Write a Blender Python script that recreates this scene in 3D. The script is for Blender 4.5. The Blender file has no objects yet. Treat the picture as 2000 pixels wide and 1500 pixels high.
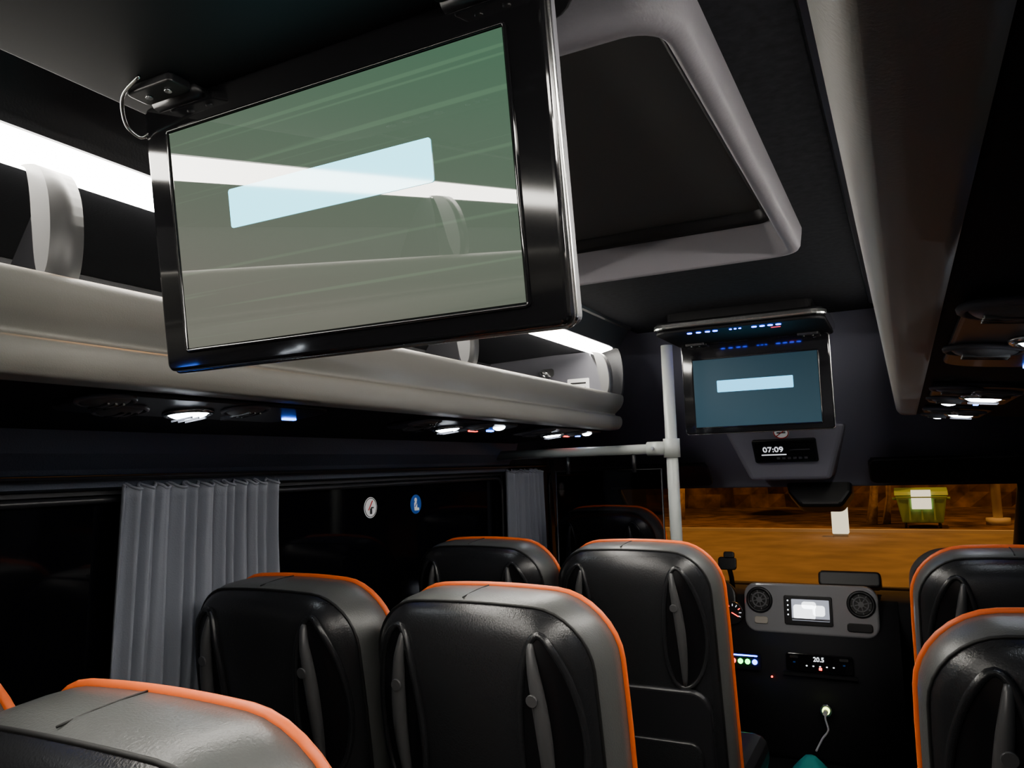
import bpy, bmesh, math, random
from mathutils import Matrix, Vector
random.seed(4)
H=1.35; XC=-0.475
C=bpy.context.scene.collection

# ---------------------------------------------------------------- materials
def mat(name,col,rough=.5,metal=0,emit=None,es=0,spec=.5,bump=0,bscale=200,var=0,coat=0):
    m=bpy.data.materials.new(name); m.use_nodes=True
    nt=m.node_tree; b=nt.nodes['Principled BSDF']
    b.inputs['Base Color'].default_value=(*col,1); b.inputs['Roughness'].default_value=rough
    b.inputs['Metallic'].default_value=metal; b.inputs['Specular IOR Level'].default_value=spec
    if coat: b.inputs['Coat Weight'].default_value=coat; b.inputs['Coat Roughness'].default_value=.05
    if emit: b.inputs['Emission Color'].default_value=(*emit,1); b.inputs['Emission Strength'].default_value=es
    if bump or var:
        tc=nt.nodes.new('ShaderNodeTexCoord'); n=nt.nodes.new('ShaderNodeTexNoise')
        n.inputs['Scale'].default_value=bscale; n.inputs['Detail'].default_value=3
        nt.links.new(tc.outputs['Object'],n.inputs['Vector'])
        if bump:
            bp=nt.nodes.new('ShaderNodeBump'); bp.inputs['Strength'].default_value=bump; bp.inputs['Distance'].default_value=.002
            nt.links.new(n.outputs['Fac'],bp.inputs['Height']); nt.links.new(bp.outputs['Normal'],b.inputs['Normal'])
        if var:
            r=nt.nodes.new('ShaderNodeValToRGB')
            r.color_ramp.elements[0].position=.3; r.color_ramp.elements[1].position=.7
            r.color_ramp.elements[0].color=(*[c*(1-var) for c in col],1)
            r.color_ramp.elements[1].color=(*[min(1,c*(1+var)) for c in col],1)
            nt.links.new(n.outputs['Fac'],r.inputs['Fac']); nt.links.new(r.outputs['Color'],b.inputs['Base Color'])
    return m
M={}
M['leather']=mat('black_leather_lit',(.085,.088,.086),.34,bump=.25,bscale=350)  # same hide as the back, lightened to paint light onto the cap
M['leather_back']=mat('black_leather_shaded',(.014,.0145,.016),.27,bump=.2,bscale=350)  # shaded copy of the cap material, darkened in its colour
M['seam']=mat('seam_thread',(.004,.004,.004),.6)
M['orange']=mat('orange_piping',(.95,.15,.015),.45)
M['blackplastic']=mat('black_plastic',(.012,.012,.014),.35)
M['mattblack']=mat('matt_black_plastic',(.008,.008,.010),.6,spec=.25)
M['cavity_shade']=mat('painted_cavity_shade',(.004,.004,.005),.3)
M['handle']=mat('handle_plastic',(.06,.06,.062),.3)
M['strap']=mat('strap_grey',(.12,.12,.12),.35)
M['gloss']=mat('gloss_black',(.006,.006,.007),.07,coat=.5)
M['fascia']=mat('rack_vinyl',(.27,.262,.238),.5,bump=.1,bscale=500)
M['darkvinyl']=mat('dark_vinyl',(.020,.021,.025),.5,bump=.15,bscale=300)
M['undertray']=mat('undertray_vinyl',(.014,.015,.020),.75,spec=.2,bump=.15,bscale=300)
M['ceil']=mat('ceiling_fabric',(.014,.015,.020),.9,spec=.25,bump=.3,bscale=60,var=.35)
M['bulk']=mat('bulkhead_fabric',(.28,.285,.38),.9,bump=.2,bscale=300)
M['cove']=mat('cove_fabric',(.09,.105,.14),.45,bump=.5,bscale=250)
M['wall']=mat('wall_trim',(.012,.012,.015),.6)
M['glass']=mat('tinted_window_glass',(.002,.002,.003),.06,spec=.13)
M['floor']=mat('floor_vinyl',(.02,.02,.022),.5,var=.3,bscale=30)
M['curtain']=mat('curtain_cloth',(.23,.245,.29),.9,bump=.3,bscale=300)
M['hatch']=mat('hatch_frame',(.30,.29,.325),.5,bump=.2,bscale=200)
M['hatchpanel']=mat('hatch_panel',(.105,.107,.105),.7)
M['pole']=mat('pole_grey_paint',(.33,.355,.335),.35)
M['silver']=mat('silver_trim',(.7,.7,.7),.2,metal=1)
M['greyplastic']=mat('grey_plastic',(.12,.12,.14),.5)
M['console']=mat('console_grey',(.34,.34,.42),.6)
M['led']=mat('led_strip_diffuser',(1,1,1),.5,emit=(1,.95,.86),es=36)
M['lamp']=mat('reading_lamp_lens',(1,1,1),.3,emit=(.85,.93,1),es=22)
M['blue']=mat('blue_led',(0,0,1),.3,emit=(.02,.05,1),es=30)
M['bluel']=mat('cool_led',(0,0,1),.3,emit=(.04,.16,1),es=18)
M['red']=mat('red_led',(1,0,0),.3,emit=(1,.03,.02),es=8)
M['ir']=mat('ir_window_red',(.3,0,.05),.3,emit=(1,.03,.1),es=1.5)
M['green']=mat('green_led',(0,1,0),.3,emit=(.03,1,.1),es=12)
M['yellow']=mat('plug_light',(1,1,0),.3,emit=(.8,1,.3),es=5)
M['white_e']=mat('display_white',(1,1,1),.3,emit=(.9,.95,1),es=3.0)
M['clock']=mat('radio_display',(.5,.5,.5),.3,emit=(.9,.92,1),es=1.5)
M['navbg']=mat('nav_display',(.3,.3,.3),.2,emit=(.45,.48,.58),es=.9)
M['white']=mat('white_print',(.75,.75,.75),.5)
M['sticker']=mat('sticker_white_glow',(.9,.9,.9),.5,emit=(1,1,1),es=.12)  # slight glow added to plain print that gives no light itself
M['bluep']=mat('blue_print',(.02,.12,.55),.5)
M['redp']=mat('red_print',(.7,.03,.03),.5)
M['blackp']=mat('black_print',(.01,.01,.01),.5)
M['dash']=mat('dashboard_plastic',(.03,.03,.034),.8,spec=.2,bump=.2,bscale=400)
M['dashgloss']=mat('dash_gloss_grey',(.33,.33,.35),.15,coat=.6)
M['teal']=mat('teal_cloth',(.0,.45,.42),.7)
M['vent']=mat('vent_grey',(.16,.16,.17),.4)
M['ground']=mat('asphalt',(.25,.2,.16),.9,var=.25,bscale=1.2,bump=.3)
M['grass']=mat('dry_grass',(.14,.14,.06),.9,var=.4,bscale=6)
M['hedge']=mat('hedge',(.15,.09,.045),.9,var=.6,bscale=2)
M['bin']=mat('dumpster_green',(.30,.52,.16),.5)
M['sign']=mat('sign_white_glow',(.75,.75,.72),.5,emit=(1,.92,.68),es=1.3)  # glow added to poster and cabinet for brightness, neither is a lamp
M['trunk']=mat('pale_trunk',(.45,.32,.2),.8,var=.3,bscale=8)
M['concrete']=mat('concrete',(.6,.55,.48),.8)

# ---------------------------------------------------------------- helpers
def grp(name,loc=(0,0,0)):
    e=bpy.data.objects.new(name,None); e.empty_display_size=.05; e.location=loc; C.objects.link(e); return e
def par(o,p):
    if p is not None:
        o.parent=p; o.matrix_parent_inverse=Matrix.Translation(p.location).inverted()
    return o
def mk(name,vs,fs,m,p=None,smooth=False,bev=0,seg=3,ang=35):
    me=bpy.data.meshes.new(name); me.from_pydata([tuple(v) for v in vs],[],fs)
    bm=bmesh.new(); bm.from_mesh(me); bmesh.ops.recalc_face_normals(bm,faces=bm.faces); bm.to_mesh(me); bm.free()
    me.materials.append(M[m] if isinstance(m,str) else m)
    if smooth: me.polygons.foreach_set('use_smooth',[True]*len(me.polygons))
    o=bpy.data.objects.new(name,me); C.objects.link(o); par(o,p)
    if bev:
        b=o.modifiers.new('b','BEVEL'); b.width=bev; b.segments=seg; b.limit_method='ANGLE'; b.angle_limit=math.radians(ang)
    return o
def box(name,x0,x1,y0,y1,z0,z1,m,p=None,bev=0):
    vs=[(x,y,z) for x in(x0,x1) for y in(y0,y1) for z in(z0,z1)]
    fs=[(0,1,3,2),(4,6,7,5),(0,4,5,1),(2,3,7,6),(0,2,6,4),(1,5,7,3)]
    return mk(name,vs,fs,m,p,bev=bev)
def prism(name,prof,a0,a1,fn,m,p=None,smooth=False,bev=0):
    n=len(prof); vs=[fn(u,v,a0) for u,v in prof]+[fn(u,v,a1) for u,v in prof]
    fs=[(i,(i+1)%n,(i+1)%n+n,i+n) for i in range(n)]+[tuple(range(n)),tuple(range(n,2*n))]
    o=mk(name,vs,fs,m,p,smooth=False,bev=bev)
    if smooth:
        for f in o.data.polygons:
            if len(f.vertices)==4: f.use_smooth=True
    return o
def frame(loc,face,tilt=0):
    s,c=math.sin(tilt),math.cos(tilt)
    if face=='back': x,y,z=(1,0,0),(0,-s,c),(0,-c,-s)
    if face=='down': x,y,z=(1,0,0),(0,-1,0),(0,0,-1)
    if face=='right': x,y,z=(0,1,0),(0,0,1),(1,0,0)
    if face=='up': x,y,z=(1,0,0),(0,1,0),(0,0,1)
    m=Matrix((( x[0],y[0],z[0],loc[0]),(x[1],y[1],z[1],loc[1]),(x[2],y[2],z[2],loc[2]),(0,0,0,1)))
    return m
def rrect(w,h,r,n=6,cx=0,cy=0):
    pts=[]
    for (sx,sy,a0) in((1,1,0),(-1,1,90),(-1,-1,180),(1,-1,270)):
        for i in range(n+1):
            a=math.radians(a0+90*i/n)
            pts.append((cx+sx*(w/2-r)+r*math.cos(a),cy+sy*(h/2-r)+r*math.sin(a)))
    return pts
def plate(name,F,w,h,t,r,m,p=None,z0=0,cx=0,cy=0,bev=0,n=6,h2=None):
    prof=rrect(w,h,r,n,cx,cy)
    return prism(name,prof,z0,z0+t,lambda u,v,a:F@Vector((u,v,a)),m,p,bev=bev)
def disc(name,F,rx,ry,t,m,p=None,z0=0,cx=0,cy=0,n=32,bev=0):
    prof=[(cx+rx*math.cos(2*math.pi*i/n),cy+ry*math.sin(2*math.pi*i/n)) for i in range(n)]
    return prism(name,prof,z0,z0+t,lambda u,v,a:F@Vector((u,v,a)),m,p,smooth=True,bev=bev)
def dome(name,F,r,h,m,p=None,z0=0,cx=0,cy=0,n=28,R=6):
    vs=[F@Vector((cx,cy,z0+h))];fs=[]
    for k in range(1,R+1):
        a=k/R*math.pi/2
        for i in range(n): vs.append(F@Vector((cx+r*math.sin(a)*math.cos(2*math.pi*i/n),cy+r*math.sin(a)*math.sin(2*math.pi*i/n),z0+h*math.cos(a))))
    for i in range(n): fs.append((0,1+i,1+(i+1)%n))
    for k in range(R-1):
        for i in range(n): fs.append((1+k*n+i,1+k*n+(i+1)%n,1+(k+1)*n+(i+1)%n,1+(k+1)*n+i))
    return mk(name,vs,fs,m,p,smooth=True)
def tube(name,pts,r,m,p=None,cyc=False,n=10,radii=None):
    P=[Vector(q) for q in pts]; N=len(P); vs=[];fs=[]
    up=None
    for i in range(N):
        if cyc: t=P[(i+1)%N]-P[i-1]
        else: t=P[min(i+1,N-1)]-P[max(i-1,0)]
        t.normalize()
        if up is None: up=Vector((0,0,1)) if abs(t.z)<.9 else Vector((1,0,0))
        up=(up-t*up.dot(t)); 
        if up.length<1e-6: up=t.orthogonal()
        up.normalize(); b=t.cross(up); rr=radii[i] if radii else r
        for k in range(n):
            a=2*math.pi*k/n; vs.append(P[i]+up*math.cos(a)*rr+b*math.sin(a)*rr)
    for i in range(N if cyc else N-1):
        j=(i+1)%N
        for k in range(n): fs.append((i*n+k,i*n+(k+1)%n,j*n+(k+1)%n,j*n+k))
    if not cyc: fs+= [tuple(range(n)),tuple(range((N-1)*n,N*n))]
    return mk(name,vs,fs,m,p,smooth=True)
def cat(pts,k=4):
    out=[];n=len(pts)
    for i in range(n-1):
        p0=Vector(pts[max(i-1,0)]);p1=Vector(pts[i]);p2=Vector(pts[i+1]);p3=Vector(pts[min(i+2,n-1)])
        for j in range(k):
            t=j/k
            out.append(tuple(.5*((2*p1)+(p2-p0)*t+(2*p0-5*p1+4*p2-p3)*t*t+(3*p1-p0-3*p2+p3)*t**3)))
    out.append(tuple(pts[-1])); return out
def text(name,s,F,size,m,p=None,z=0.002):
    cu=bpy.data.curves.new(name,'FONT'); cu.body=s; cu.size=size; cu.align_x='CENTER'; cu.align_y='CENTER'; cu.extrude=.0005
    cu.materials.append(M[m]); o=bpy.data.objects.new(name,cu); C.objects.link(o)
    loc=F@Matrix.Translation((0,0,z))
    if p is not None:
        o.parent=p; o.matrix_parent_inverse=Matrix.Translation(p.location).inverted()
    o.matrix_basis=loc; return o

# ---------------------------------------------------------------- shell
WL=XC-.96; WR=XC+.96
box('floor',WL-.05,WR+.05,-2.6,4.6,-.06,0,'floor')
box('wall_rear',WL-.05,WR+.05,-2.7,-2.6,0,H+.56,'wall')
cl,cr=XC-.415,XC+.43
hx0,hx1,hy0,hy1=-.775,-.205,.76,1.76
cg=grp('ceiling',(XC,1,H+.5))
zc0,zc1=H+.5,H+.54
box('panel_rear',cl,cr,-2.6,hy0,zc0,zc1,'ceil',cg)
box('panel_front',cl,cr,hy1,2.9,zc0,zc1,'ceil',cg)
box('panel_side_a',cl,hx0,hy0,hy1,zc0,zc1,'ceil',cg)
box('panel_side_b',hx1,cr,hy0,hy1,zc0,zc1,'ceil',cg)

def side(name,s,wins):
    g=grp(name,(XC+s*.98,1,.8))
    f=lambda d,z,y:(XC+s*d,y,z+H)
    def b(n,y0,y1,z0,z1,m='wall'):
        a,c=sorted((XC+s*.96,XC+s*1.0)); box(n,a,c,y0,y1,z0,z1,m,g)
    b('lower_panel',-2.6,3.1,0,.78); b('lower_panel_cab',3.1,4.6,0,.85)
    b('upper_panel',-2.6,4.6,H-.03,H+.54)
    ys=[-2.6]+[v for w in wins for v in w]+[4.6]
    for i in range(0,len(ys),2): b('pillar',ys[i],ys[i+1],.78,H-.03)
    prism('cove_panel',[(.885,.10),(.90,.05),(.925,.02),(.935,-.015),(.96,-.02),(.96,.10)],-2.5,2.72,f,'cove',g,smooth=False)
    prism('sill_trim',[(.92,-.58),(.93,-.55),(.96,-.545),(.96,-.60),(.925,-.60)],-2.5,3.0,f,'darkvinyl',g)
    for i,w in enumerate(wins):
        a,c=sorted((XC+s*.968,XC+s*.975)); 
        o=box('window_pane',a,c,w[0]-.005,w[1]+.005,.775,H-.025,'glass',g)
        yc=(w[0]+w[1])/2
        F=frame((XC+s*.958,yc,(.78+H-.03)/2),'right')
        pr=rrect(w[1]-w[0]-.02,H-.03-.78-.02,.05,6)
        tube('window_gasket',[F@Vector((u,v,0)) for u,v in pr],.008,'blackplastic',g,cyc=True,n=6)
    return g
side('wall_left',-1,[(-2.2,-.9),(-.8,1.12),(1.4,2.72),(3.15,4.1)])
side('wall_right',1,[(-2.2,-.9),(-.8,.5),(.62,1.9),(2.0,2.75),(3.15,4.1)])

# front bulkhead
bg=grp('wall_front',(XC,3.3,H+.2))
bp=cat([(2.84,.50),(2.90,.485),(2.97,.42),(3.12,.30),(3.35,.155),(3.6,.02),(3.78,-.08),(3.84,-.13)],4)
prof=bp+[(3.95,-.12),(3.95,.56),(2.84,.56)]
prism('header_panel',prof,XC-.96,XC+.96,lambda y,z,x:(x,y,z+H),'bulk',bg,smooth=True)
box('firewall',WL,WR,4.60,4.64,0,H-.70,'wall',bg)
for cx in(XC+.61,XC-.62):
    vg=grp('sun_visor',(cx,3.6,H-.05))
    F=frame((cx,3.615,H-.05),'back',.95); plate('visor_pad',F,.56,.17,.02,.03,'blackplastic',vg,bev=.006)
    tube('visor_rod',[F@Vector((-.27,.07,.0)),F@Vector((.27,.07,.0))],.006,'blackplastic',vg,n=8)
# overhead console with radio
og=grp('overhead_console',(XC,3.4,H))
vs=[(-.69,3.33,.135),(-.205,3.33,.135),(-.29,3.52,-.09),(-.62,3.52,-.09),(-.69,3.45,.15),(-.205,3.45,.15),(-.29,3.80,-.08),(-.62,3.80,-.08)]
vs=[(a,b,c+H) for a,b,c in vs]
mk('console_shell',vs,[(0,1,2,3),(7,6,5,4),(0,4,5,1),(1,5,6,2),(2,6,7,3),(3,7,4,0)],'console',og,bev=.02)
tl=math.atan2(.19,.225)
F=frame((-.452,3.41,H+.040),'back',tl)
plate('radio_frame',F,.255,.122,.012,.01,'blackplastic',og,bev=.003)
plate('radio_face',F,.235,.095,.004,.005,'gloss',og,z0=.012)
F2=F@Matrix.Translation((-.045,.016,.0165))
text('radio_clock','07:09',F2,.038,'clock',og)
plate('radio_ticks',F,.10,.004,.001,.001,'clock',og,z0=.0165,cx=-.045,cy=-.012)
for i in range(6): plate('radio_button',F,.013,.010,.002,.002,'greyplastic',og,z0=.016,cx=-.03+.022*i,cy=-.032)
plate('radio_slot',F,.08,.004,.001,.001,'greyplastic',og,z0=.016,cx=.06,cy=.012)
def ringd(name,F,r,t,m,g,z=.0012,cx=0,cy=0,n=32,k=6):
    tube(name,[F@Vector((cx+r*math.cos(2*math.pi*i/n),cy+r*math.sin(2*math.pi*i/n),z)) for i in range(n)],t,m,g,cyc=True,n=k)
def nosmoke(g,F,r,eat=False):
    disc('sticker_disc',F,r,r,.001,'sticker',g)
    if eat:
        ringd('sticker_ring',F,r*.9,r*.04,'blackp',g)
        plate('sticker_cup',F,r*.35,r*.55,.0006,r*.08,'blackp',g,z0=.001,cx=r*.05,cy=-r*.35)
        plate('sticker_burger',F,r*.45,r*.14,.0006,r*.05,'blackp',g,z0=.001,cx=r*.25,cy=-r*.02)
        R=F@Matrix.Rotation(math.radians(55),4,'Z')
        plate('sticker_bar',R,r*1.1,r*.12,.001,r*.02,'redp',g,z0=.0012,cx=r*.15,cy=r*.15)
    else:
        ringd('sticker_ring',F,r*.90,r*.08,'redp',g)
        plate('sticker_cigarette',F,r*1.1,r*.2,.0006,r*.02,'blackp',g,z0=.001)
        plate('sticker_smoke',F,r*.12,r*.45,.0006,r*.05,'blackp',g,z0=.001,cx=r*.45,cy=r*.4)
        R=F@Matrix.Rotation(math.radians(40),4,'Z')
        plate('sticker_bar',R,r*1.7,r*.13,.001,r*.02,'redp',g,z0=.0012)
sg=grp('no_smoking_sticker',(-.45,3.33,H+.11)); nosmoke(sg,frame((-.455,3.345,H+.117),'back',tl)@Matrix.Translation((0,-.006,.003)),.032)
mg=grp('windshield_sensor_housing',(-.37,3.85,H-.16))
F=frame((-.375,3.86,H-.15),'back',-.3)
pr=[(-.15,.085),(.15,.085),(.145,-.02),(.10,-.085),(-.08,-.085),(-.13,-.02)]
prism('housing_shell',pr,-.08,.05,lambda u,v,a:F@Vector((u,v,a)),'blackplastic',mg,bev=.02)
# windshield
wg=grp('window_windshield',(XC,4.2,H-.35))
def clearglass(name,col,fac,rough=.03):
    gm=bpy.data.materials.new(name); gm.use_nodes=True; nt=gm.node_tree; nt.nodes.clear()
    o=nt.nodes.new('ShaderNodeOutputMaterial'); mx=nt.nodes.new('ShaderNodeMixShader'); tr=nt.nodes.new('ShaderNodeBsdfTransparent'); gl=nt.nodes.new('ShaderNodeBsdfGlossy')
    gl.inputs['Roughness'].default_value=rough; tr.inputs['Color'].default_value=(*col,1); mx.inputs[0].default_value=fac
    nt.links.new(tr.outputs[0],mx.inputs[1]); nt.links.new(gl.outputs[0],mx.inputs[2]); nt.links.new(mx.outputs[0],o.inputs[0]); return gm
mk('glass_pane',[(WL+.02,3.86,H-.12),(WR-.02,3.86,H-.12),(WR-.02,4.55,H-.68),(WL+.02,4.55,H-.68)],[(0,1,2,3)],clearglass('windshield_glass',(.9,.92,.9),.04),wg)
for s in(-1,1):
    x=XC+s*.93
    tube('pillar_trim',[(x,3.84,H-.08),(x,4.2,H-.36),(x,4.56,H-.64)],.045,'darkvinyl',wg,n=10)
tube('lower_frame',[(WL,4.56,H-.71),(WR,4.56,H-.71)],.03,'mattblack',wg)

# ---------------------------------------------------------------- luggage racks
def rack(s):
    off=.012 if s>0 else 0
    f=lambda d,z,y:(XC+s*d+(off if d<.9 else 0),y,z+H)
    g=grp('overhead_luggage_rack',(XC+s*.7,.4,H+.2))
    y0,y1=-2.5,2.70
    outer=cat([(.450,.254),(.441,.253),(.436,.243),(.438,.226),(.448,.207),(.463,.193),(.471,.184),(.466,.178),(.451,.174),(.445,.162),(.446,.146),(.453,.134),(.465,.127),(.50,.125)],4)
    prof=outer+[(.50,.135),(.482,.15),(.482,.195),(.468,.215)]
    prism('fascia',prof,y0,y1,f,'fascia',g,smooth=True)
    prism('tray',[(.476,.20),(.955,.17),(.955,.08),(.89,.092),(.50,.128),(.484,.14)],y0,y1-.01,f,'undertray',g)
    prism('tray_back',[(.935,.17),(.955,.17),(.955,.40),(.935,.40)],y0,y1-.02,f,'darkvinyl',g)
    prism('upper_cove',[(.40,.502),(.405,.494),(.440,.436),(.446,.425),(.45,.43),(.52,.415),(.955,.40),(.955,.53),(.415,.53),(.415,.502)],y0,y1,f,'darkvinyl',g)
    prism('cove_rail',[(.398,.506),(.392,.500),(.396,.492),(.406,.490),(.412,.500)],y0,y1,f,'blackplastic',g)
    prism('led_diffuser',[(.450,.424),(.450,.418),(.515,.402),(.518,.410)],y0,y1-.06,f,'led',g)
    prism('end_cap',cat([(.474,.14),(.476,.20),(.441,.252),(.432,.30),(.430,.35),(.436,.40),(.446,.428)],3)+[(.955,.41),(.955,.10)],y1-.012,y1+.004,f,'darkvinyl',g)
    prism('end_bulkhead',[(.48,.19),(.935,.165),(.935,.41),(.53,.41),(.47,.30)],y1-.10,y1-.08,f,'greyplastic',g)
    for yb in(-1.45,-.43,.585,1.61,2.585):
        c=cat([(.50,.404),(.47,.395),(.449,.36),(.441,.31),(.444,.27),(.452,.25)],4)
        inner=[(d+.008+.03*math.sin(math.pi*i/(len(c)-1)),z) for i,(d,z) in enumerate(c)]
        prism('strap_bracket',c+inner[::-1],yb-.022,yb+.022,f,'strap',g,smooth=True)
        prism('divider_fin',[(.50,.20),(.50,.40),(.53,.40),(.60,.30),(.66,.19)],yb+.024,yb+.03,f,'blackplastic',g)
    return g
rl=rack(-1); rr=rack(1)
lg=grp('rack_lock_panel',(XC-.65,2.59,H+.3))
F=frame((XC-.66,2.596,H+.29),'back')
plate('lock_plate',F,.05,.03,.004,.01,'silver',lg,cx=-.03,cy=.055)
disc('lock_cylinder',F,.012,.012,.015,'silver',lg,cx=-.045,cy=.055)
tube('key',[F@Vector((-.045,.055,.015)),F@Vector((-.045,.055,.03)),F@Vector((-.03,.035,.032))],.004,'silver',lg,n=6)
plate('key_fob',F,.028,.036,.006,.012,'blackplastic',lg,z0=.025,cx=-.022,cy=.015)
plate('label',F,.085,.05,.002,.004,'white',lg,cx=.09,cy=.0)
plate('label_line',F,.06,.006,.001,.001,'blackp',lg,z0=.002,cx=.09,cy=.008)
plate('label_line',F,.06,.006,.001,.001,'blackp',lg,z0=.002,cx=.09,cy=-.01)

# passenger service units: local x = outboard, local y = -Y
def psu(s,y):
    x=XC+s*.575+(.012 if s>0 else 0); zz=H+.119
    g=grp('passenger_service_unit',(x,y,zz))
    t=.10
    F=Matrix(((s*math.cos(t),0,-s*math.sin(t),x),(0,-1,0,y),(-math.sin(t),0,-math.cos(t),zz),(0,0,0,1)))
    plate('unit_plate',F,.15,.50,.010,.05,'blackplastic',g,z0=-.004,bev=.004,cy=-.03,cx=.015)
    dome('lamp_lens',F,.034,.013,'lamp',g,z0=.006,cx=.03); ringd('lamp_bezel',F,.037,.005,'silver',g,z=.008,cx=.03,n=28,k=8)
    for k in range(3): plate('lamp_grille',F,.05,.003,.003,.001,'greyplastic',g,z0=.018,cx=.03,cy=-.014+.014*k)
    for cx,cy in((-.025,.19),(-.025,-.075),(.04,.12)):
        dome('air_vent',F,.034,.012,'vent',g,z0=.006,cx=cx,cy=cy); ringd('vent_bezel',F,.038,.004,'greyplastic',g,z=.008,cx=cx,cy=cy,n=28,k=8)
        for k in range(3): plate('vent_slot',F,.045,.004,.003,.001,'blackp',g,z0=.015,cx=cx,cy=cy-.012+.012*k)
    plate('call_button',F,.03,.014,.006,.004,'greyplastic',g,z0=.006,cx=.045,cy=-.10)
    plate('blue_indicator',F,.009,.035,.004,.003,'bluel',g,cx=.035,cy=-.245,z0=.005)
    if y>1.5:
        plate('red_indicator',F,.009,.045,.004,.003,'red',g,cx=.05,cy=-.17,z0=.005)
        dome('small_lamp',F,.018,.010,'lamp',g,z0=.005,cx=-.02,cy=-.20)
for y in(.91,1.74,2.42,.06): psu(-1,y); psu(1,y)

# ---------------------------------------------------------------- roof hatch
hg=grp('roof_hatch',(-.49,1.26,H+.5))
def ringmesh(name,rings,m):
    vs=[];fs=[];n=None
    for (ins,z,r) in rings:
        w=(hx1-hx0)+.07-2*ins; h=(hy1-hy0)+.07-2*ins
        pr=rrect(w,h,r,8,(hx0+hx1)/2,(hy0+hy1)/2); n=len(pr)
        vs+=[(u,v,z+H) for u,v in pr]
    for k in range(len(rings)-1):
        for i in range(n): fs.append((k*n+i,k*n+(i+1)%n,(k+1)*n+(i+1)%n,(k+1)*n+i))
    return mk(name,vs,fs,m,hg,smooth=True)
ringmesh('frame_trim',[(-.005,.502,.06),(-.004,.490,.06),(.0,.462,.058),(.004,.455,.055),(.022,.450,.045),(.028,.455,.04),(.033,.475,.035),(.05,.515,.03),(.055,.545,.03)],'hatch')
ringmesh('inner_gasket',[(.050,.53,.03),(.058,.522,.03),(.066,.53,.025),(.068,.56,.025)],'blackplastic')
box('hatch_panel',hx0,hx1,hy0,hy1,H+.552,H+.57,'hatchpanel',hg)

# ---------------------------------------------------------------- TVs
def screen_mat(name,top,bot,es,refl_streak,spec,coat,rough):
    m=bpy.data.materials.new(name); m.use_nodes=True; nt=m.node_tree; b=nt.nodes['Principled BSDF']
    b.inputs['Base Color'].default_value=(.01,.01,.01,1); b.inputs['Roughness'].default_value=rough; b.inputs['Specular IOR Level'].default_value=spec
    b.inputs['Coat Weight'].default_value=coat; b.inputs['Coat IOR'].default_value=1.8; b.inputs['Coat Roughness'].default_value=.01
    tc=nt.nodes.new('ShaderNodeTexCoord'); sp=nt.nodes.new('ShaderNodeSeparateXYZ'); nt.links.new(tc.outputs['UV'],sp.inputs[0])
    rp=nt.nodes.new('ShaderNodeValToRGB'); rp.color_ramp.elements[0].color=(*bot,1); rp.color_ramp.elements[1].color=(*top,1)
    rp.color_ramp.elements[0].position=.25
    ma=nt.nodes.new('ShaderNodeMath'); ma.operation='MULTIPLY_ADD'; ma.inputs[1].default_value=.42; nt.links.new(sp.outputs['X'],ma.inputs[0])
    m2=nt.nodes.new('ShaderNodeMath'); m2.operation='MULTIPLY'; m2.inputs[1].default_value=.65; nt.links.new(sp.outputs['Y'],m2.inputs[0]); nt.links.new(m2.outputs[0],ma.inputs[2])
    nt.links.new(ma.outputs[0],rp.inputs[0])
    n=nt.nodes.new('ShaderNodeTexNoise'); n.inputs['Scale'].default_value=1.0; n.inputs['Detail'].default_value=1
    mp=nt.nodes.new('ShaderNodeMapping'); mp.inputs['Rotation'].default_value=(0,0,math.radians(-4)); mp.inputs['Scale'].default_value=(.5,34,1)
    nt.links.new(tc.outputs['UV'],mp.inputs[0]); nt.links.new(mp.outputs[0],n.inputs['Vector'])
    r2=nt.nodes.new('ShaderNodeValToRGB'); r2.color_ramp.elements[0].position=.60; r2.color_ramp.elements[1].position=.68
    r2.color_ramp.elements[0].color=(0,0,0,1); r2.color_ramp.elements[1].color=(refl_streak*.5,refl_streak,refl_streak*.5,1)  # faint reflection streaks painted into the screen emission
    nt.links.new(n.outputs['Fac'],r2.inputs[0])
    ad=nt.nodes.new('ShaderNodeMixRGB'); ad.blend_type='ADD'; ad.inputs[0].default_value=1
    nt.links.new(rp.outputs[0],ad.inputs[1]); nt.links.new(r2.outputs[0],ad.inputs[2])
    nt.links.new(ad.outputs[0],b.inputs['Emission Color']); b.inputs['Emission Strength'].default_value=es
    return m
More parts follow.
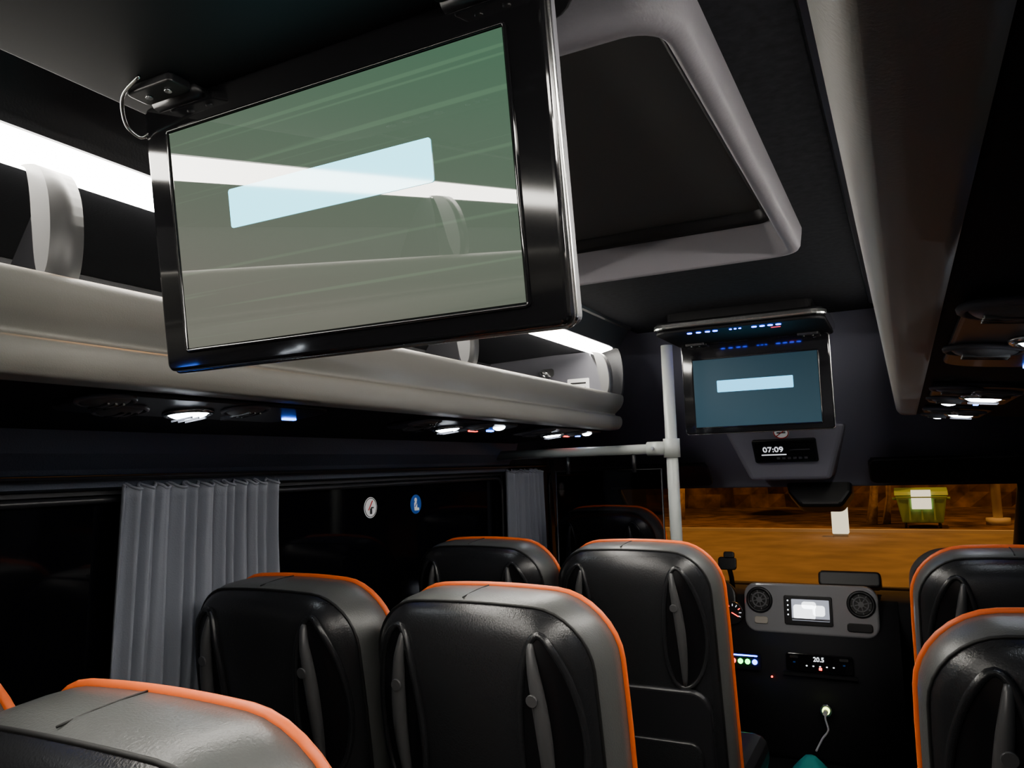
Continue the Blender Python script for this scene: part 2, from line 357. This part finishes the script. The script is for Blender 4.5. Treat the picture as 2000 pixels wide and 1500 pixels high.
def tv(x,yh,ynear,w,scr,boxc,tilt,lit,rim,drop=0):
    g=grp('ceiling_monitor',(x,yh,H+.42))
    hy=(ynear+yh)/2+.03
    F=frame((x,hy,H+.44),'down'); L=yh-ynear+.09
    plate('housing',F,w+.03,L,.010,.05,'mattblack',g,bev=.004)
    plate('housing_rim',F,w+.045,L+.015,.026,.055,rim,g,z0=-.028,bev=.008)
    plate('housing_base',F,w-.04,L-.04,.034,.04,'blackplastic',g,z0=-.06)
    T=frame((x,yh,H+.413-drop),'back',tilt)
    hgt=.308+drop; cy=.016+drop-hgt/2
    plate('panel_back',T,w,hgt,.022,.010,'greyplastic',g,z0=-.030,cy=cy,bev=.006)
    plate('panel_rim',T,w+.006,hgt+.006,.006,.012,'silver',g,z0=-.010,cy=cy,bev=.002)
    plate('bezel',T,w,hgt,.012,.010,'gloss',g,z0=-.006,cy=cy,bev=.004)
    sw,sh=w-.08,(w-.08)*.572
    scy=-.022-sh/2
    pts=[(-sw/2,scy-sh/2),(sw/2,scy-sh/2),(sw/2,scy+sh/2),(-sw/2,scy+sh/2)]
    o=mk('screen',[T@Vector((u,v,.0068)) for u,v in pts],[(0,1,2,3)],scr,g)
    uv=o.data.uv_layers.new(name='UVMap')
    for li,l in enumerate(o.data.loops):
        vi=l.vertex_index; uv.data[li].uv=[(0,0),(1,0),(1,1),(0,1)][vi]
    tube('screen_edge',[T@Vector((u,v,.0068)) for u,v in rrect(sw+.006,sh+.006,.003,2,0,scy)],.0022,'gloss',g,cyc=True,n=6)
    plate('message_box',T,sw*.61,sw*.098,.0006,.003,boxc,g,z0=.0072,cy=scy+sh*.09)
    for sx in(-1,1):
        tube('hinge_barrel',[T@Vector((sx*w*.38-.035,.016+drop,.006)),T@Vector((sx*w*.38+.035,.016+drop,.006))],.010,'blackplastic',g)
        plate('hinge_bracket',F,.07,.03,.010,.006,'blackplastic',g,z0=.010,cx=sx*w*.38,cy=-(yh-hy)+.035,bev=.002)
        disc('hinge_screw',F,.004,.004,.002,'silver',g,z0=.020,cx=sx*w*.38-.015,cy=-(yh-hy)+.035,n=12)
        disc('hinge_screw',F,.004,.004,.002,'silver',g,z0=.020,cx=sx*w*.38+.015,cy=-(yh-hy)+.035,n=12)
    nx=[-.155,-.125,-.095,-.07,-.02,-.005,.01,.055,.08,.105,.13]
    for i,u in enumerate(nx):
        q=.008 if i not in(4,5,6) else .004
        disc('touch_button',F,q,q,.002,'blue' if lit else 'greyplastic',g,z0=.010,cx=u,cy=L/2-.04,n=12)
    plate('ir_window',F,.03,.012,.001,.004,'ir' if lit else 'greyplastic',g,z0=.010,cx=.115,cy=L/2-.09)
    return g
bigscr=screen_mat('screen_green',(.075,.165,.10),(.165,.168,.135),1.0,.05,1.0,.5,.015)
smallscr=screen_mat('screen_blue',(.010,.038,.055),(.020,.062,.090),1.0,.0,.15,0,.3)
M['boxbig']=mat('message_box_bright',(.1,.1,.1),.05,emit=(.20,.82,1.0),es=3.8,spec=1.0,coat=.5)
M['boxsmall']=mat('message_box_small',(.1,.1,.1),.3,emit=(.10,.62,1.0),es=2.6,spec=.15)
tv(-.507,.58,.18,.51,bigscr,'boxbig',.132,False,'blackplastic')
tv(-.462,2.82,2.52,.51,smallscr,'boxsmall',.03,True,'silver',.020)
cab=grp('monitor_cable',(-.77,.57,H+.44))
tube('cable',cat([(-.70,.52,H+.428),(-.74,.53,H+.42),(-.768,.555,H+.405),(-.766,.572,H+.395),(-.757,.578,H+.40)],5),.0022,'silver',cab,n=8)

# ---------------------------------------------------------------- grab pole
pg=grp('grab_pole',(-.713,2.6,0))
px,py=-.713,2.6
tube('upright',[(px,py,0),(px,py,1.0),(px,py,H+.405)],.020,'pole',pg,n=20)
tube('crossbar',[(px,py,H+.05),(-1.0,py,H+.048),(WL,py,H+.046)],.017,'pole',pg,n=16)
tube('clamp',[(px,py,H+.018),(px,py,H+.082)],.028,'pole',pg,n=20)
tube('clamp_arm',[(px-.02,py,H+.05),(px-.085,py,H+.05)],.024,'pole',pg,n=16)
disc('clamp_screw',frame((px-.06,py-.024,H+.05),'back'),.006,.006,.004,'silver',pg)
tube('floor_flange',[(px,py,0),(px,py,.02)],.045,'pole',pg,n=20)
dv=grp('driver_partition',(-1.08,2.6,H-.4)); dl=-1.15
mk('smoked_panel',[(dl,2.6,H-.02),(px-.04,2.6,H-.02),(px-.04,2.6,.55),(dl,2.6,.55)],[(0,1,2,3)],clearglass('smoked_acrylic',(.26,.26,.28),.03,.05),dv)
tube('panel_edge',[(dl,2.6,.55),(dl,2.6,H-.02),(px-.04,2.6,H-.02),(px-.04,2.6,.55)],.003,'blackplastic',dv,n=6)
box('lower_partition',WL+.08,px-.04,2.59,2.61,0,.55,'darkvinyl',dv)
for xx in(-1.1,-.85): tube('panel_clip',[(xx,2.6,H+.035),(xx,2.6,H-.03)],.008,'blackplastic',dv,n=8)
sb=grp('seat_belt',(-1.38,3.05,H-.1))
prism('webbing',[(-1.395,.06),(-1.39,.0),(-1.38,-.15),(-1.37,-.35),(-1.366,-.35),(-1.376,-.15),(-1.386,.0),(-1.391,.06)],3.08,3.12,lambda x,z,y:(x,y,z+H),'blackplastic',sb)
box('belt_anchor',-1.42,-1.385,3.07,3.13,H+.03,H+.09,'blackplastic',sb,bev=.008)

# ---------------------------------------------------------------- curtains
def curtain(y0,y1,folds,s=-1,flare=.03,z0=.70):
    g=grp('window_curtain',(XC+s*.92,(y0+y1)/2,H-.02))
    nx,nz=folds*12,24; vs=[];fs=[]
    for j in range(nz+1):
        t=j/nz; z=H-.015-t*(H-.015-z0)
        for i in range(nx+1):
            u=i/nx; w=(y1-y0)*(1+.10*t*math.sin(3*t))
            y=y0-flare*t+u*w
            ph=u*folds*2*math.pi+.9*math.sin(u*9)+.35*math.sin(u*31)+.3*t*math.sin(u*17)
            d=.922+.014*math.sin(ph)*(.6+.5*abs(math.sin(u*13+1)))*(1+.25*t)+.004*math.sin(2.3*ph+2*t)
            zz=z+(.006*math.sin(ph*1.0) if j==0 else 0)
            vs.append((XC+s*d,y,zz))
    for j in range(nz):
        for i in range(nx):
            a=j*(nx+1)+i; fs.append((a,a+1,a+nx+2,a+nx+1))
    o=mk('cloth',vs,fs,'curtain',g,smooth=True)
    md=o.modifiers.new('s','SOLIDIFY'); md.thickness=.002
    tube('top_hem',[vs[i] for i in range(nx+1)],.003,'curtain',g,n=6)
    return g
curtain(1.03,1.45,12); curtain(2.70,3.0,8,flare=0); curtain(.5,.68,5,1); curtain(1.9,2.05,5,1); curtain(-.95,-.7,5,-1)
for s in(-1,1):
    rg=grp('curtain_rail',(XC+s*.915,.4,H)); x=XC+s*.922
    tube('rail',[(x,-2.4,H+.004),(x,3.05,H+.004)],.006,'blackplastic',rg,n=8)
s1=grp('no_food_sticker',(-1.434,1.87,H-.107)); nosmoke(s1,frame((XC-.9675,1.88,H-.107),'right'),.031,True)
s2=grp('seat_belt_sticker',(-1.434,2.1,H-.11)); F=frame((XC-.9675,2.12,H-.11),'right')
disc('sticker_disc',F,.031,.031,.001,'bluep',s2)
disc('figure_head',F,.007,.007,.001,'sticker',s2,z0=.001,cy=.014,cx=-.002)
plate('figure_torso',F,.016,.022,.001,.005,'sticker',s2,z0=.001,cy=-.004,cx=-.002)
plate('figure_legs',F,.026,.009,.001,.003,'sticker',s2,z0=.001,cy=-.016,cx=.004)
plate('figure_belt',F@Matrix.Rotation(.8,4,'Z'),.024,.003,.001,.001,'bluep',s2,z0=.002)

# ---------------------------------------------------------------- seats
TOP=1.132; TAN=math.tan(math.radians(9))
RT=[(0.0,0.0),(0.0,-.035),(.003,-.07),(.012,-.095),(.03,-.115),(.06,-.128),(.10,-.136),(.16,-.140),(.20,-.141)]
SW,SH=.450,.74
def outl(ins,n=8,m=10):
    w=SW-2*ins; h=SH-2*ins; r=max(.105-ins,.02); rb=max(.05-ins,.012)
    zc=TOP-SH/2; pts=[]
    bot,top=zc-h/2,zc+h/2
    for i in range(m+1):
        pts.append((w/2,bot+rb+(h-r-rb)*i/m))
    for i in range(1,n+1):
        a=math.radians(90*i/n); pts.append((w/2-r+r*math.cos(a),top-r+r*math.sin(a)))
    for i in range(1,m): pts.append((w/2-r-(w-2*r)*i/m,top))
    for i in range(n+1):
        a=math.radians(90+90*i/n); pts.append((-w/2+r+r*math.cos(a),top-r+r*math.sin(a)))
    for i in range(1,m+1): pts.append((-w/2,top-r-(h-r-rb)*i/m))
    for i in range(1,5):
        a=math.radians(180+90*i/4); pts.append((-w/2+rb+rb*math.cos(a),bot+rb+rb*math.sin(a)))
    for i in range(1,4): pts.append((-w/2+rb+(w-2*rb)*i/4,bot))
    for i in range(4):
        a=math.radians(270+90*i/4); pts.append((w/2-rb+rb*math.cos(a),bot+rb+rb*math.sin(a)))
    out=[]
    for x,z in pts:
        k=max(0,min(1,(z-(TOP-.25))/.25))
        q=1-min(1,abs(x)/(SW/2))**2
        z2=z+.014*q*k-.010*k
        x2=x*(1-.03*k*k)
        out.append((x2,z2))
    return out
def tilt(x,y,z): return (x,y+(TOP-z)*TAN,z)
def yb(x,z):
    ins=min(SW/2-abs(x),TOP-z,z-(TOP-SH))
    ins=max(0,min(.2,ins))
    for i in range(2,len(RT)-1):
        if RT[i][0]<=ins<=RT[i+1][0]:
            t=(ins-RT[i][0])/(RT[i+1][0]-RT[i][0]); y=RT[i][1]+t*(RT[i+1][1]-RT[i][1]); break
    else: y=RT[2][1]
    return y-.012*(1-(abs(x)/(SW/2))**2)
def seatparts():
    me=[]
    def grab(o):
        me.append(o); return o
    rings=[(.16,.03),(.10,.038),(.06,.036),(.03,.026),(.01,.012)]+RT
    vs=[];fs=[];n=0
    for k,(ins,y) in enumerate(rings):
        pr=outl(ins); n=len(pr)
        for x,z in pr:
            yy=y
            if y<-.05: yy=y-.012*(1-(abs(x)/(SW/2))**2)
            vs.append(tilt(x,yy,z))
    for k in range(len(rings)-1):
        for i in range(n): fs.append((k*n+i,k*n+(i+1)%n,(k+1)*n+(i+1)%n,(k+1)*n+i))
    fs+=[tuple(range(n)),tuple(range((len(rings)-1)*n,len(rings)*n))]
    o=mk('backrest',vs,fs,'leather',None,smooth=True)
    o.data.materials.append(M['leather_back'])
    # faces behind the seam ring take the darker, shaded copy of the same leather
    for f in o.data.polygons:
        ks=[v//n for v in f.vertices]
        if min(ks)>=8: f.material_index=1
    grab(o)
    pr=outl(-.001); sub=[q for q in pr[:len(pr)-8]]
    grab(tube('piping',[tilt(x,.002,z) for x,z in sub],.0058,'orange',None,n=8))
    pr=outl(.012); sub=[q for q in pr[:len(pr)-8]]
    grab(tube('seam',[tilt(x,-.095-.012*(1-(abs(x)/(SW/2))**2),z+.0003) for x,z in sub],.0028,'seam',None,n=6))
    zt=TOP+.004
    grab(tube('top_seam',[tilt(-.02,-.002-.012*i,zt+.0005-.0003*i*i*.35) for i in range(9)],.0014,'seam',None,n=6))
    for s in(-1,1):
        pts=[];N=36;cx=s*.135;cz=.930
        def leaf(a,sc=1):
            u=.050*sc*math.cos(a); v=.152*sc*math.sin(a)
            u*= (1-.2*math.sin(a))
            return cx+u+s*.010*(1-(v/.15)**2), cz+v
        for i in range(N):
            x,z=leaf(2*math.pi*i/N); pts.append(tilt(x,yb(x,z)-.003,z))
        grab(tube('pocket_rim',pts,.0065,'leather_back',None,cyc=True,n=10))
        vs=[];fs=[];R=6
        x,z=leaf(0,0); vs.append(tilt(x,yb(x,z)-.003,z))
        for k in range(1,R+1):
            for i in range(N):
                x,z=leaf(2*math.pi*i/N,k/R*.97)
                vs.append(tilt(x,yb(x,z)-.003,z))
        for i in range(N): fs.append((0,1+i,1+(i+1)%N))
        for k in range(R-1):
            for i in range(N): fs.append((1+k*N+i,1+k*N+(i+1)%N,1+(k+1)*N+(i+1)%N,1+(k+1)*N+i))
        grab(mk('handle_pocket',vs,fs,'cavity_shade',None,smooth=True))  # flush patch, recess shade painted in as near-black
        hp=[];rad=[]
        for i in range(19):
            t=i/18; v=.147*(1-2*t)
            x=cx+s*(.010*math.sin(t*math.pi)-.014+.014*t); z=cz+v
            hp.append(tilt(x,yb(x,z)-.004-.009*math.sin(t*math.pi),z)); rad.append(.004+.0135*math.sin(min(1,t*1.5)*math.pi/2)**.8*(1-t)**.55)
        grab(tube('grab_handle',hp,.01,'handle',None,n=12,radii=rad))
        x=cx-s*.006; z=cz+.055
        q=tilt(x,yb(x,z)-.024,z); grab(disc('handle_button',frame(q,'back',.15),.010,.010,.004,'handle',None,z0=-.002,n=20,bev=.001))
    zc=.60; q=tilt(0,-.153,zc)
    Fs=frame(q,'back',math.atan(TAN))
    grab(plate('seat_shell',Fs,.40,.36,.02,.05,'blackplastic',None,z0=-.008,bev=.008))
    grab(plate('magazine_pocket',Fs,.34,.20,.012,.03,'leather_back',None,z0=.010,cy=-.05,bev=.005))
    c=box('cushion',-.222,.222,.06,.58,.36,.48,'leather_back',None,bev=.045); grab(c)
    grab(box('seat_pan',-.20,.20,.08,.54,.31,.36,'blackplastic',None,bev=.01))
    for sx in(-.15,.15):
        grab(tube('leg',[(sx,.14,.32),(sx,.14,.03),(sx,.14,0)],.018,'blackplastic',None,n=10))
        grab(tube('leg',[(sx,.46,.32),(sx,.46,.03),(sx,.46,0)],.018,'blackplastic',None,n=10))
        grab(box('foot_rail',sx-.02,sx+.02,.10,.52,0,.02,'blackplastic',None,bev=.004))
    return me
proto=seatparts(); first=[True]
def seat(x,y,name='passenger_seat',ztop=TOP,plain=False):
    e=grp(name,(x,y,0)); e.scale=(1,1,ztop/TOP)
    for o in proto:
        if plain and o.name.startswith('piping'): continue
        if first[0]: c=o
        else:
            c=bpy.data.objects.new(o.name.split('.')[0],o.data); C.objects.link(c)
            for md in o.modifiers:
                n=c.modifiers.new(md.name,md.type)
                n.width=md.width;n.segments=md.segments;n.limit_method=md.limit_method;n.angle_limit=md.angle_limit
        c.parent=e
    first[0]=False
for y in(2.09,1.265,.55,-.3,-1.15):
    seat(-.680,y); seat(-1.150,y)
    seat(.212,y)
seat(-1.10,3.02,'driver_seat',1.175); seat(.20,2.93,'front_passenger_seat',1.045,True)

# ---------------------------------------------------------------- dashboard
dg=grp('dashboard',(XC,4,.7))
fx=lambda y,z,x:(x,y,z+H)
prof=cat([(3.78,-.85),(3.72,-.75),(3.72,-.66),(3.78,-.615),(3.95,-.62),(4.3,-.66),(4.58,-.72)],4)+[(4.58,-1.0),(3.85,-1.0)]
prism('dash_body',prof,WL+.02,WR-.02,fx,'dash',dg,smooth=True)
prof=cat([(3.80,-1.35),(3.72,-1.2),(3.64,-1.0),(3.63,-.85),(3.68,-.72),(3.74,-.62)],4)+[(4.1,-.65),(4.1,-1.35)]
prism('center_stack',prof,-.78,-.08,fx,'dash',dg,smooth=True)
F=frame((-.43,3.675,H-.66),'back',-.12)
plate('center_panel',F,.555,.215,.05,.055,'dashgloss',dg,z0=-.04,bev=.01)
for sx in(-1,1):
    cx=sx*.21; cy=.032
    ringd('vent_ring',F,.050,.008,'blackplastic',dg,z=.012,cx=cx,cy=cy,n=36,k=10)
    disc('vent_bowl',F,.046,.046,.004,'blackp',dg,z0=.009,cx=cx,cy=cy)
    ringd('vent_inner_ring',F,.030,.004,'vent',dg,z=.015,cx=cx,cy=cy,n=24,k=8)
    for k in range(4):
        a=k*math.pi/4+.2; R=F@Matrix.Translation((cx,cy,.013))@Matrix.Rotation(a,4,'Z'); plate('vent_blade',R,.085,.004,.003,.001,'vent',dg)
    disc('vent_hub',F,.012,.012,.01,'vent',dg,z0=.012,cx=cx,cy=cy,n=20)
plate('switch_left',F,.058,.030,.008,.01,'concrete',dg,z0=.010,cx=-.205,cy=-.055,bev=.003)
plate('switch_right',F,.10,.036,.008,.012,'blackplastic',dg,z0=.010,cx=.20,cy=-.065,bev=.003)
plate('nav_frame',F,.20,.125,.008,.008,'blackplastic',dg,z0=.010,cx=-.005,cy=-.005,bev=.003)
plate('nav_screen',F,.155,.090,.002,.003,'navbg',dg,z0=.018,cx=.005,cy=-.003)
for (cx,cy,w,h) in[(-.02,-.012,.09,.062),(.04,-.004,.05,.045),(.0,.018,.06,.03)]:
    plate('nav_map',F,w,h,.0006,.012,'white_e',dg,z0=.020,cx=cx,cy=cy)
plate('nav_menu_bar',F,.155,.008,.0006,.001,'greyplastic',dg,z0=.0202,cx=.005,cy=-.042)
for k in range(4): disc('nav_button',F,.003,.003,.001,'white_e',dg,z0=.018,cx=-.088,cy=.035-.02*k,n=12)
F=frame((-.40,3.625,H-.875),'back',-.05)
plate('climate_panel',F,.27,.075,.012,.012,'gloss',dg,bev=.003)
plate('climate_lower_tray',F,.30,.012,.02,.004,'blackplastic',dg,cy=-.05)
text('climate_display','20.5',frame((-.40,3.61,H-.858),'back',-.05),.026,'white_e',dg,z=.002)
for cx in(-.10,.10):
    plate('temp_key',F,.035,.010,.006,.004,'silver',dg,z0=.012,cx=cx,cy=.022)
    plate('temp_key',F,.010,.005,.006,.002,'bluep',dg,z0=.012,cx=cx,cy=.0)
plate('hazard_button',F,.012,.010,.004,.002,'red',dg,z0=.012,cx=.005,cy=-.022)
for k in range(5): plate('function_key',F,.006,.004,.002,.001,'white_e',dg,z0=.012,cx=-.05+.027*k,cy=-.012)
F=frame((-.715,3.615,H-.89),'back')
plate('switch_bank',F,.17,.07,.012,.01,'blackplastic',dg,z0=-.01,cx=-.01)
for k,mm in enumerate(['red','green','green','blue']):
    disc('switch_led',F,.011,.011,.004,mm,dg,z0=.002,cx=-.045+.031*k,n=14)
plate('blue_glow_strip',F,.12,.005,.002,.002,'blue',dg,z0=.002,cy=.026)
disc('warning_led',frame((-.60,3.63,H-.95),'back'),.004,.004,.003,'red',dg,n=10)
F=frame((-.388,3.66,.275),'back'); disc('socket_ring',F,.026,.026,.02,'silver',dg,bev=.003); disc('socket_light',F,.015,.015,.012,'yellow',dg,z0=.016,n=16)
kg=grp('charging_cable',(-.39,3.58,.27))
disc('plug',F,.010,.010,.03,'white',kg,z0=.030,n=16)
tube('cable',cat([(-.388,3.61,.272),(-.385,3.57,.26),(-.37,3.50,.24),(-.385,3.42,.23),(-.405,3.36,.20)],6),.004,'white',kg,n=8)
tg=grp('teal_bag',(-.42,3.3,.06))
vs=[];fs=[];N=20;R=8
for k in range(R+1):
    t=k/R
    for i in range(N):
        a=2*math.pi*i/N; r=(.095*(1-t**2.2)+.018)*(1+.12*math.sin(5*a)*(1-t*.3)); vs.append((-.42+r*math.cos(a),3.30+r*.8*math.sin(a),.20*t))
for k in range(R):
    for i in range(N): fs.append((k*N+i,k*N+(i+1)%N,(k+1)*N+(i+1)%N,(k+1)*N+i))
fs+=[tuple(range(N)),tuple(range(R*N,R*N+N))]
mk('bag_body',vs,fs,'teal',tg,smooth=True)
ph=grp('phone_holder',(-.79,3.8,H-.5))
tube('stalk',[(-.79,3.84,H-.605),(-.79,3.82,H-.55),(-.795,3.80,H-.50)],.012,'blackplastic',ph)
plate('cradle',frame((-.795,3.78,H-.485),'back',-.2),.085,.06,.02,.015,'blackplastic',ph,bev=.004)
plate('clip',frame((-.785,3.78,H-.445),'back',-.2),.05,.03,.02,.01,'blackplastic',ph,bev=.004)
plate('dash_cover',frame((-.27,3.86,H-.555),'back',-.3),.26,.07,.10,.02,'blackplastic',dg,z0=-.05,bev=.01)
F=frame((-.98,3.72,H-.66),'back',-.25)
plate('binnacle',F,.46,.20,.05,.07,'blackplastic',dg,z0=-.03,bev=.01)
for cx in(-.12,.12):
    disc('gauge_face',F,.07,.07,.002,'gloss',dg,z0=.021,cx=cx)
    for k in range(11):
        a=math.radians(220-26*k); R=F@Matrix.Translation((cx+.055*math.cos(a),.055*math.sin(a),.0235))@Matrix.Rotation(a,4,'Z'); plate('tick',R,.014,.004,.001,.001,'white_e' if k<8 else 'red',dg)
    R=F@Matrix.Translation((cx,0,.025))@Matrix.Rotation(.5,4,'Z'); plate('needle',R,.05,.004,.001,.001,'red',dg,cx=.02)
F=frame((-.76,3.66,H-.69),'back',-.1)
plate('side_gauge',F,.10,.10,.02,.05,'blackplastic',dg,z0=-.01,bev=.004)
for k in range(9):
    a=math.radians(200-28*k); R=F@Matrix.Translation((.035*math.cos(a),.035*math.sin(a),.0105))@Matrix.Rotation(a,4,'Z'); plate('tick',R,.010,.003,.001,.001,'clock' if k%3 else 'red',dg)
R=F@Matrix.Translation((0,0,.012))@Matrix.Rotation(-.5,4,'Z'); plate('needle',R,.035,.003,.001,.001,'red',dg,cx=.014)
sw=grp('steering_wheel',(-1.05,3.50,H-.72))
F=frame((-1.08,3.50,H-.68),'back',-.45); n=40
tube('rim',[F@Vector((.19*math.cos(2*math.pi*i/n),.19*math.sin(2*math.pi*i/n),0)) for i in range(n)],.016,'blackplastic',sw,cyc=True,n=12)
plate('hub',F,.15,.12,.04,.04,'blackplastic',sw,z0=-.03,bev=.01)
for a in(0,math.pi,-math.pi/2):
    R=F@Matrix.Rotation(a,4,'Z'); plate('spoke',R,.14,.035,.015,.01,'blackplastic',sw,cx=.12,z0=-.01)
tube('column',[F@Vector((0,0,-.02)),F@Vector((0,0,-.2))],.04,'blackplastic',sw)

# ---------------------------------------------------------------- outside
GZ=-.65
mk('ground',[(-60,4.9,GZ),(60,4.9,GZ),(60,90,GZ),(-60,90,GZ)],[(0,1,2,3)],'ground')
box('kerb',-40,40,22.7,22.9,GZ,GZ+.08,'concrete')
mk('verge_grass',[(-40,22.95,GZ+.008),(40,22.95,GZ+.008),(40,33.8,GZ+.008),(-40,33.8,GZ+.008)],[(0,1,2,3)],'hedge')
pr=[(-3.9+.9*math.cos(a/10*math.pi)*(1+.1*math.sin(a*3)),13.3+1.7*math.sin(a/10*math.pi)) for a in range(20)]
prism('grass_patch',pr,GZ,GZ+.04,lambda u,v,a:(u,v,a),'grass')
bx,by=.27,24.5; k=.80; kz=.86
bn=grp('dumpster',(bx,by,GZ))
vs=[(-.62,-.45,.18),(.62,-.45,.18),(.62,.45,.18),(-.62,.45,.18),(-.78,-.55,1.05),(.78,-.55,1.05),(.78,.55,1.05),(-.78,.55,1.05)]
mk('body',[(a*k+bx,b+by,c*kz+GZ) for a,b,c in vs],[(0,1,2,3),(4,5,6,7),(0,1,5,4),(1,2,6,5),(2,3,7,6),(3,0,4,7)],'bin',bn,bev=.04)
prism('lid',[(-.58,1.05),(-.50,1.18),(0,1.28),(.50,1.20),(.58,1.05)],bx-.82*k,bx+.82*k,lambda u,v,a:(a,by+u,v*kz+GZ),'bin',bn,bev=.02)
for s in(-1,1):
    for t in(-1,1):
        tube('wheel',[(bx+s*.42-.03,by+t*.35,GZ+.11),(bx+s*.42+.03,by+t*.35,GZ+.11)],.10,'blackplastic',bn,n=16)
    tube('side_lug',[(bx+s*.6,by,GZ+.8),(bx+s*.72,by,GZ+.8)],.04,'bin',bn,n=8)
tube('grab_bar',[(bx-.62,by-.60,GZ+.86),(bx+.62,by-.60,GZ+.86)],.025,'bin',bn,n=8)
for xx in(-.3,0,.3): box('body_rib',bx+xx-.02,bx+xx+.02,by-.56,by-.50,GZ+.25,GZ+.8,'bin',bn)
plate('poster',frame((bx-.0,by-.60,GZ+.80),'back',.1),.48,.52,.01,.01,'sign',bn,z0=.0)
ub=grp('utility_box',(-1.63,21.5,GZ))
box('cabinet',-1.82,-1.44,21.35,21.65,GZ+.08,GZ+.85,'sign',ub,bev=.02); box('plinth',-1.80,-1.46,21.38,21.62,GZ,GZ+.08,'concrete',ub); box('roof_cap',-1.85,-1.41,21.3,21.7,GZ+.85,GZ+.89,'greyplastic',ub,bev=.01)
lp=grp('lamp_post',(2.15,25.5,GZ)); tube('post',[(2.15,25.5,GZ+.01),(2.15,25.5,GZ+3),(2.15,25.5,GZ+7)],.12,'concrete',lp,n=14); tube('base',[(2.15,25.5,GZ+.01),(2.15,25.5,GZ+.2)],.3,'concrete',lp,n=14)
tube('arm',[(2.15,25.5,GZ+6.9),(1.8,24.5,GZ+7.4),(1.4,23.4,GZ+7.5)],.06,'concrete',lp,n=10); plate('lamp_head',frame((1.35,23.2,GZ+7.45),'down'),.3,.8,.15,.1,'greyplastic',lp)
for (x,y,r) in((-.95,25.2,.09),(-1.05,26.0,.07),(-.62,25.6,.08),(4.4,27,.14),(-7.2,27,.15),(-10,26,.14),(6.9,28,.14)):
    tg=grp('tree',(x,y,GZ)); P=[(x+.1*math.sin(k2*1.3+x),y,GZ+.01+k2*.8) for k2 in range(7)]
    tube('trunk',P,r,'trunk',tg,n=10,radii=[r*(1.5-.13*k2) if k2==0 else r*(1-.08*k2) for k2 in range(7)])
    for q in range(10):
        cx,cy,cz=x+random.uniform(-1.2,1.2),y+random.uniform(-1,1),GZ+random.uniform(3.6,6)
        bm=bmesh.new(); bmesh.ops.create_icosphere(bm,subdivisions=2,radius=random.uniform(.5,.9)); 
        for v in bm.verts: v.co*=random.uniform(.8,1.15); v.co+=Vector((cx,cy,cz))
        me=bpy.data.meshes.new('foliage'); bm.to_mesh(me); bm.free(); me.materials.append(M['hedge']); o=bpy.data.objects.new('foliage',me); C.objects.link(o); par(o,tg)
# clipped hedge with an uneven face
vs=[];fs=[];NX=120;NZ=8
for j in range(NZ+1):
    for i in range(NX+1):
        x=-40+80*i/NX; z=4.5*j/NZ
        vs.append((x,34+.25*math.sin(i*1.7+j)+random.uniform(-.2,.2),GZ+z+(random.uniform(-.2,.2) if j==NZ else 0)))
for j in range(NZ):
    for i in range(NX):
        a=j*(NX+1)+i; fs.append((a,a+1,a+NX+2,a+NX+1))
mk('hedge_row',vs,fs,'hedge',None,smooth=False)

def light(name,loc,e,col,r,typ='POINT'):
    l=bpy.data.lights.new(name,typ); l.energy=e; l.color=col; l.shadow_soft_size=r
    o=bpy.data.objects.new(name,l); o.location=loc; C.objects.link(o); return o
light('street_light',(1.35,21.5,GZ+13),3900,(1,.42,.08),.3)
light('street_light',(-12,16,GZ+14),3900,(1,.42,.08),.3)
light('street_light',(12,15,GZ+14),3900,(1,.42,.08),.3)
w=bpy.data.worlds.new('night'); w.use_nodes=True; w.node_tree.nodes['Background'].inputs[0].default_value=(.02,.022,.035,1); w.node_tree.nodes['Background'].inputs[1].default_value=.3
bpy.context.scene.world=w
cd=bpy.data.cameras.new('camera'); cd.sensor_width=36; cd.lens=27; cd.clip_start=.01; cd.clip_end=300
co=bpy.data.objects.new('camera',cd); C.objects.link(co)
r=Vector((.8899,.4551,-.0298)).normalized(); b=Vector((.4498,-.8866,-.1080)).normalized(); u=b.cross(r).normalized(); r=u.cross(b)
co.matrix_world=Matrix(((r.x,u.x,b.x,0),(r.y,u.y,b.y,0),(r.z,u.z,b.z,H),(0,0,0,1)))
bpy.context.scene.camera=co
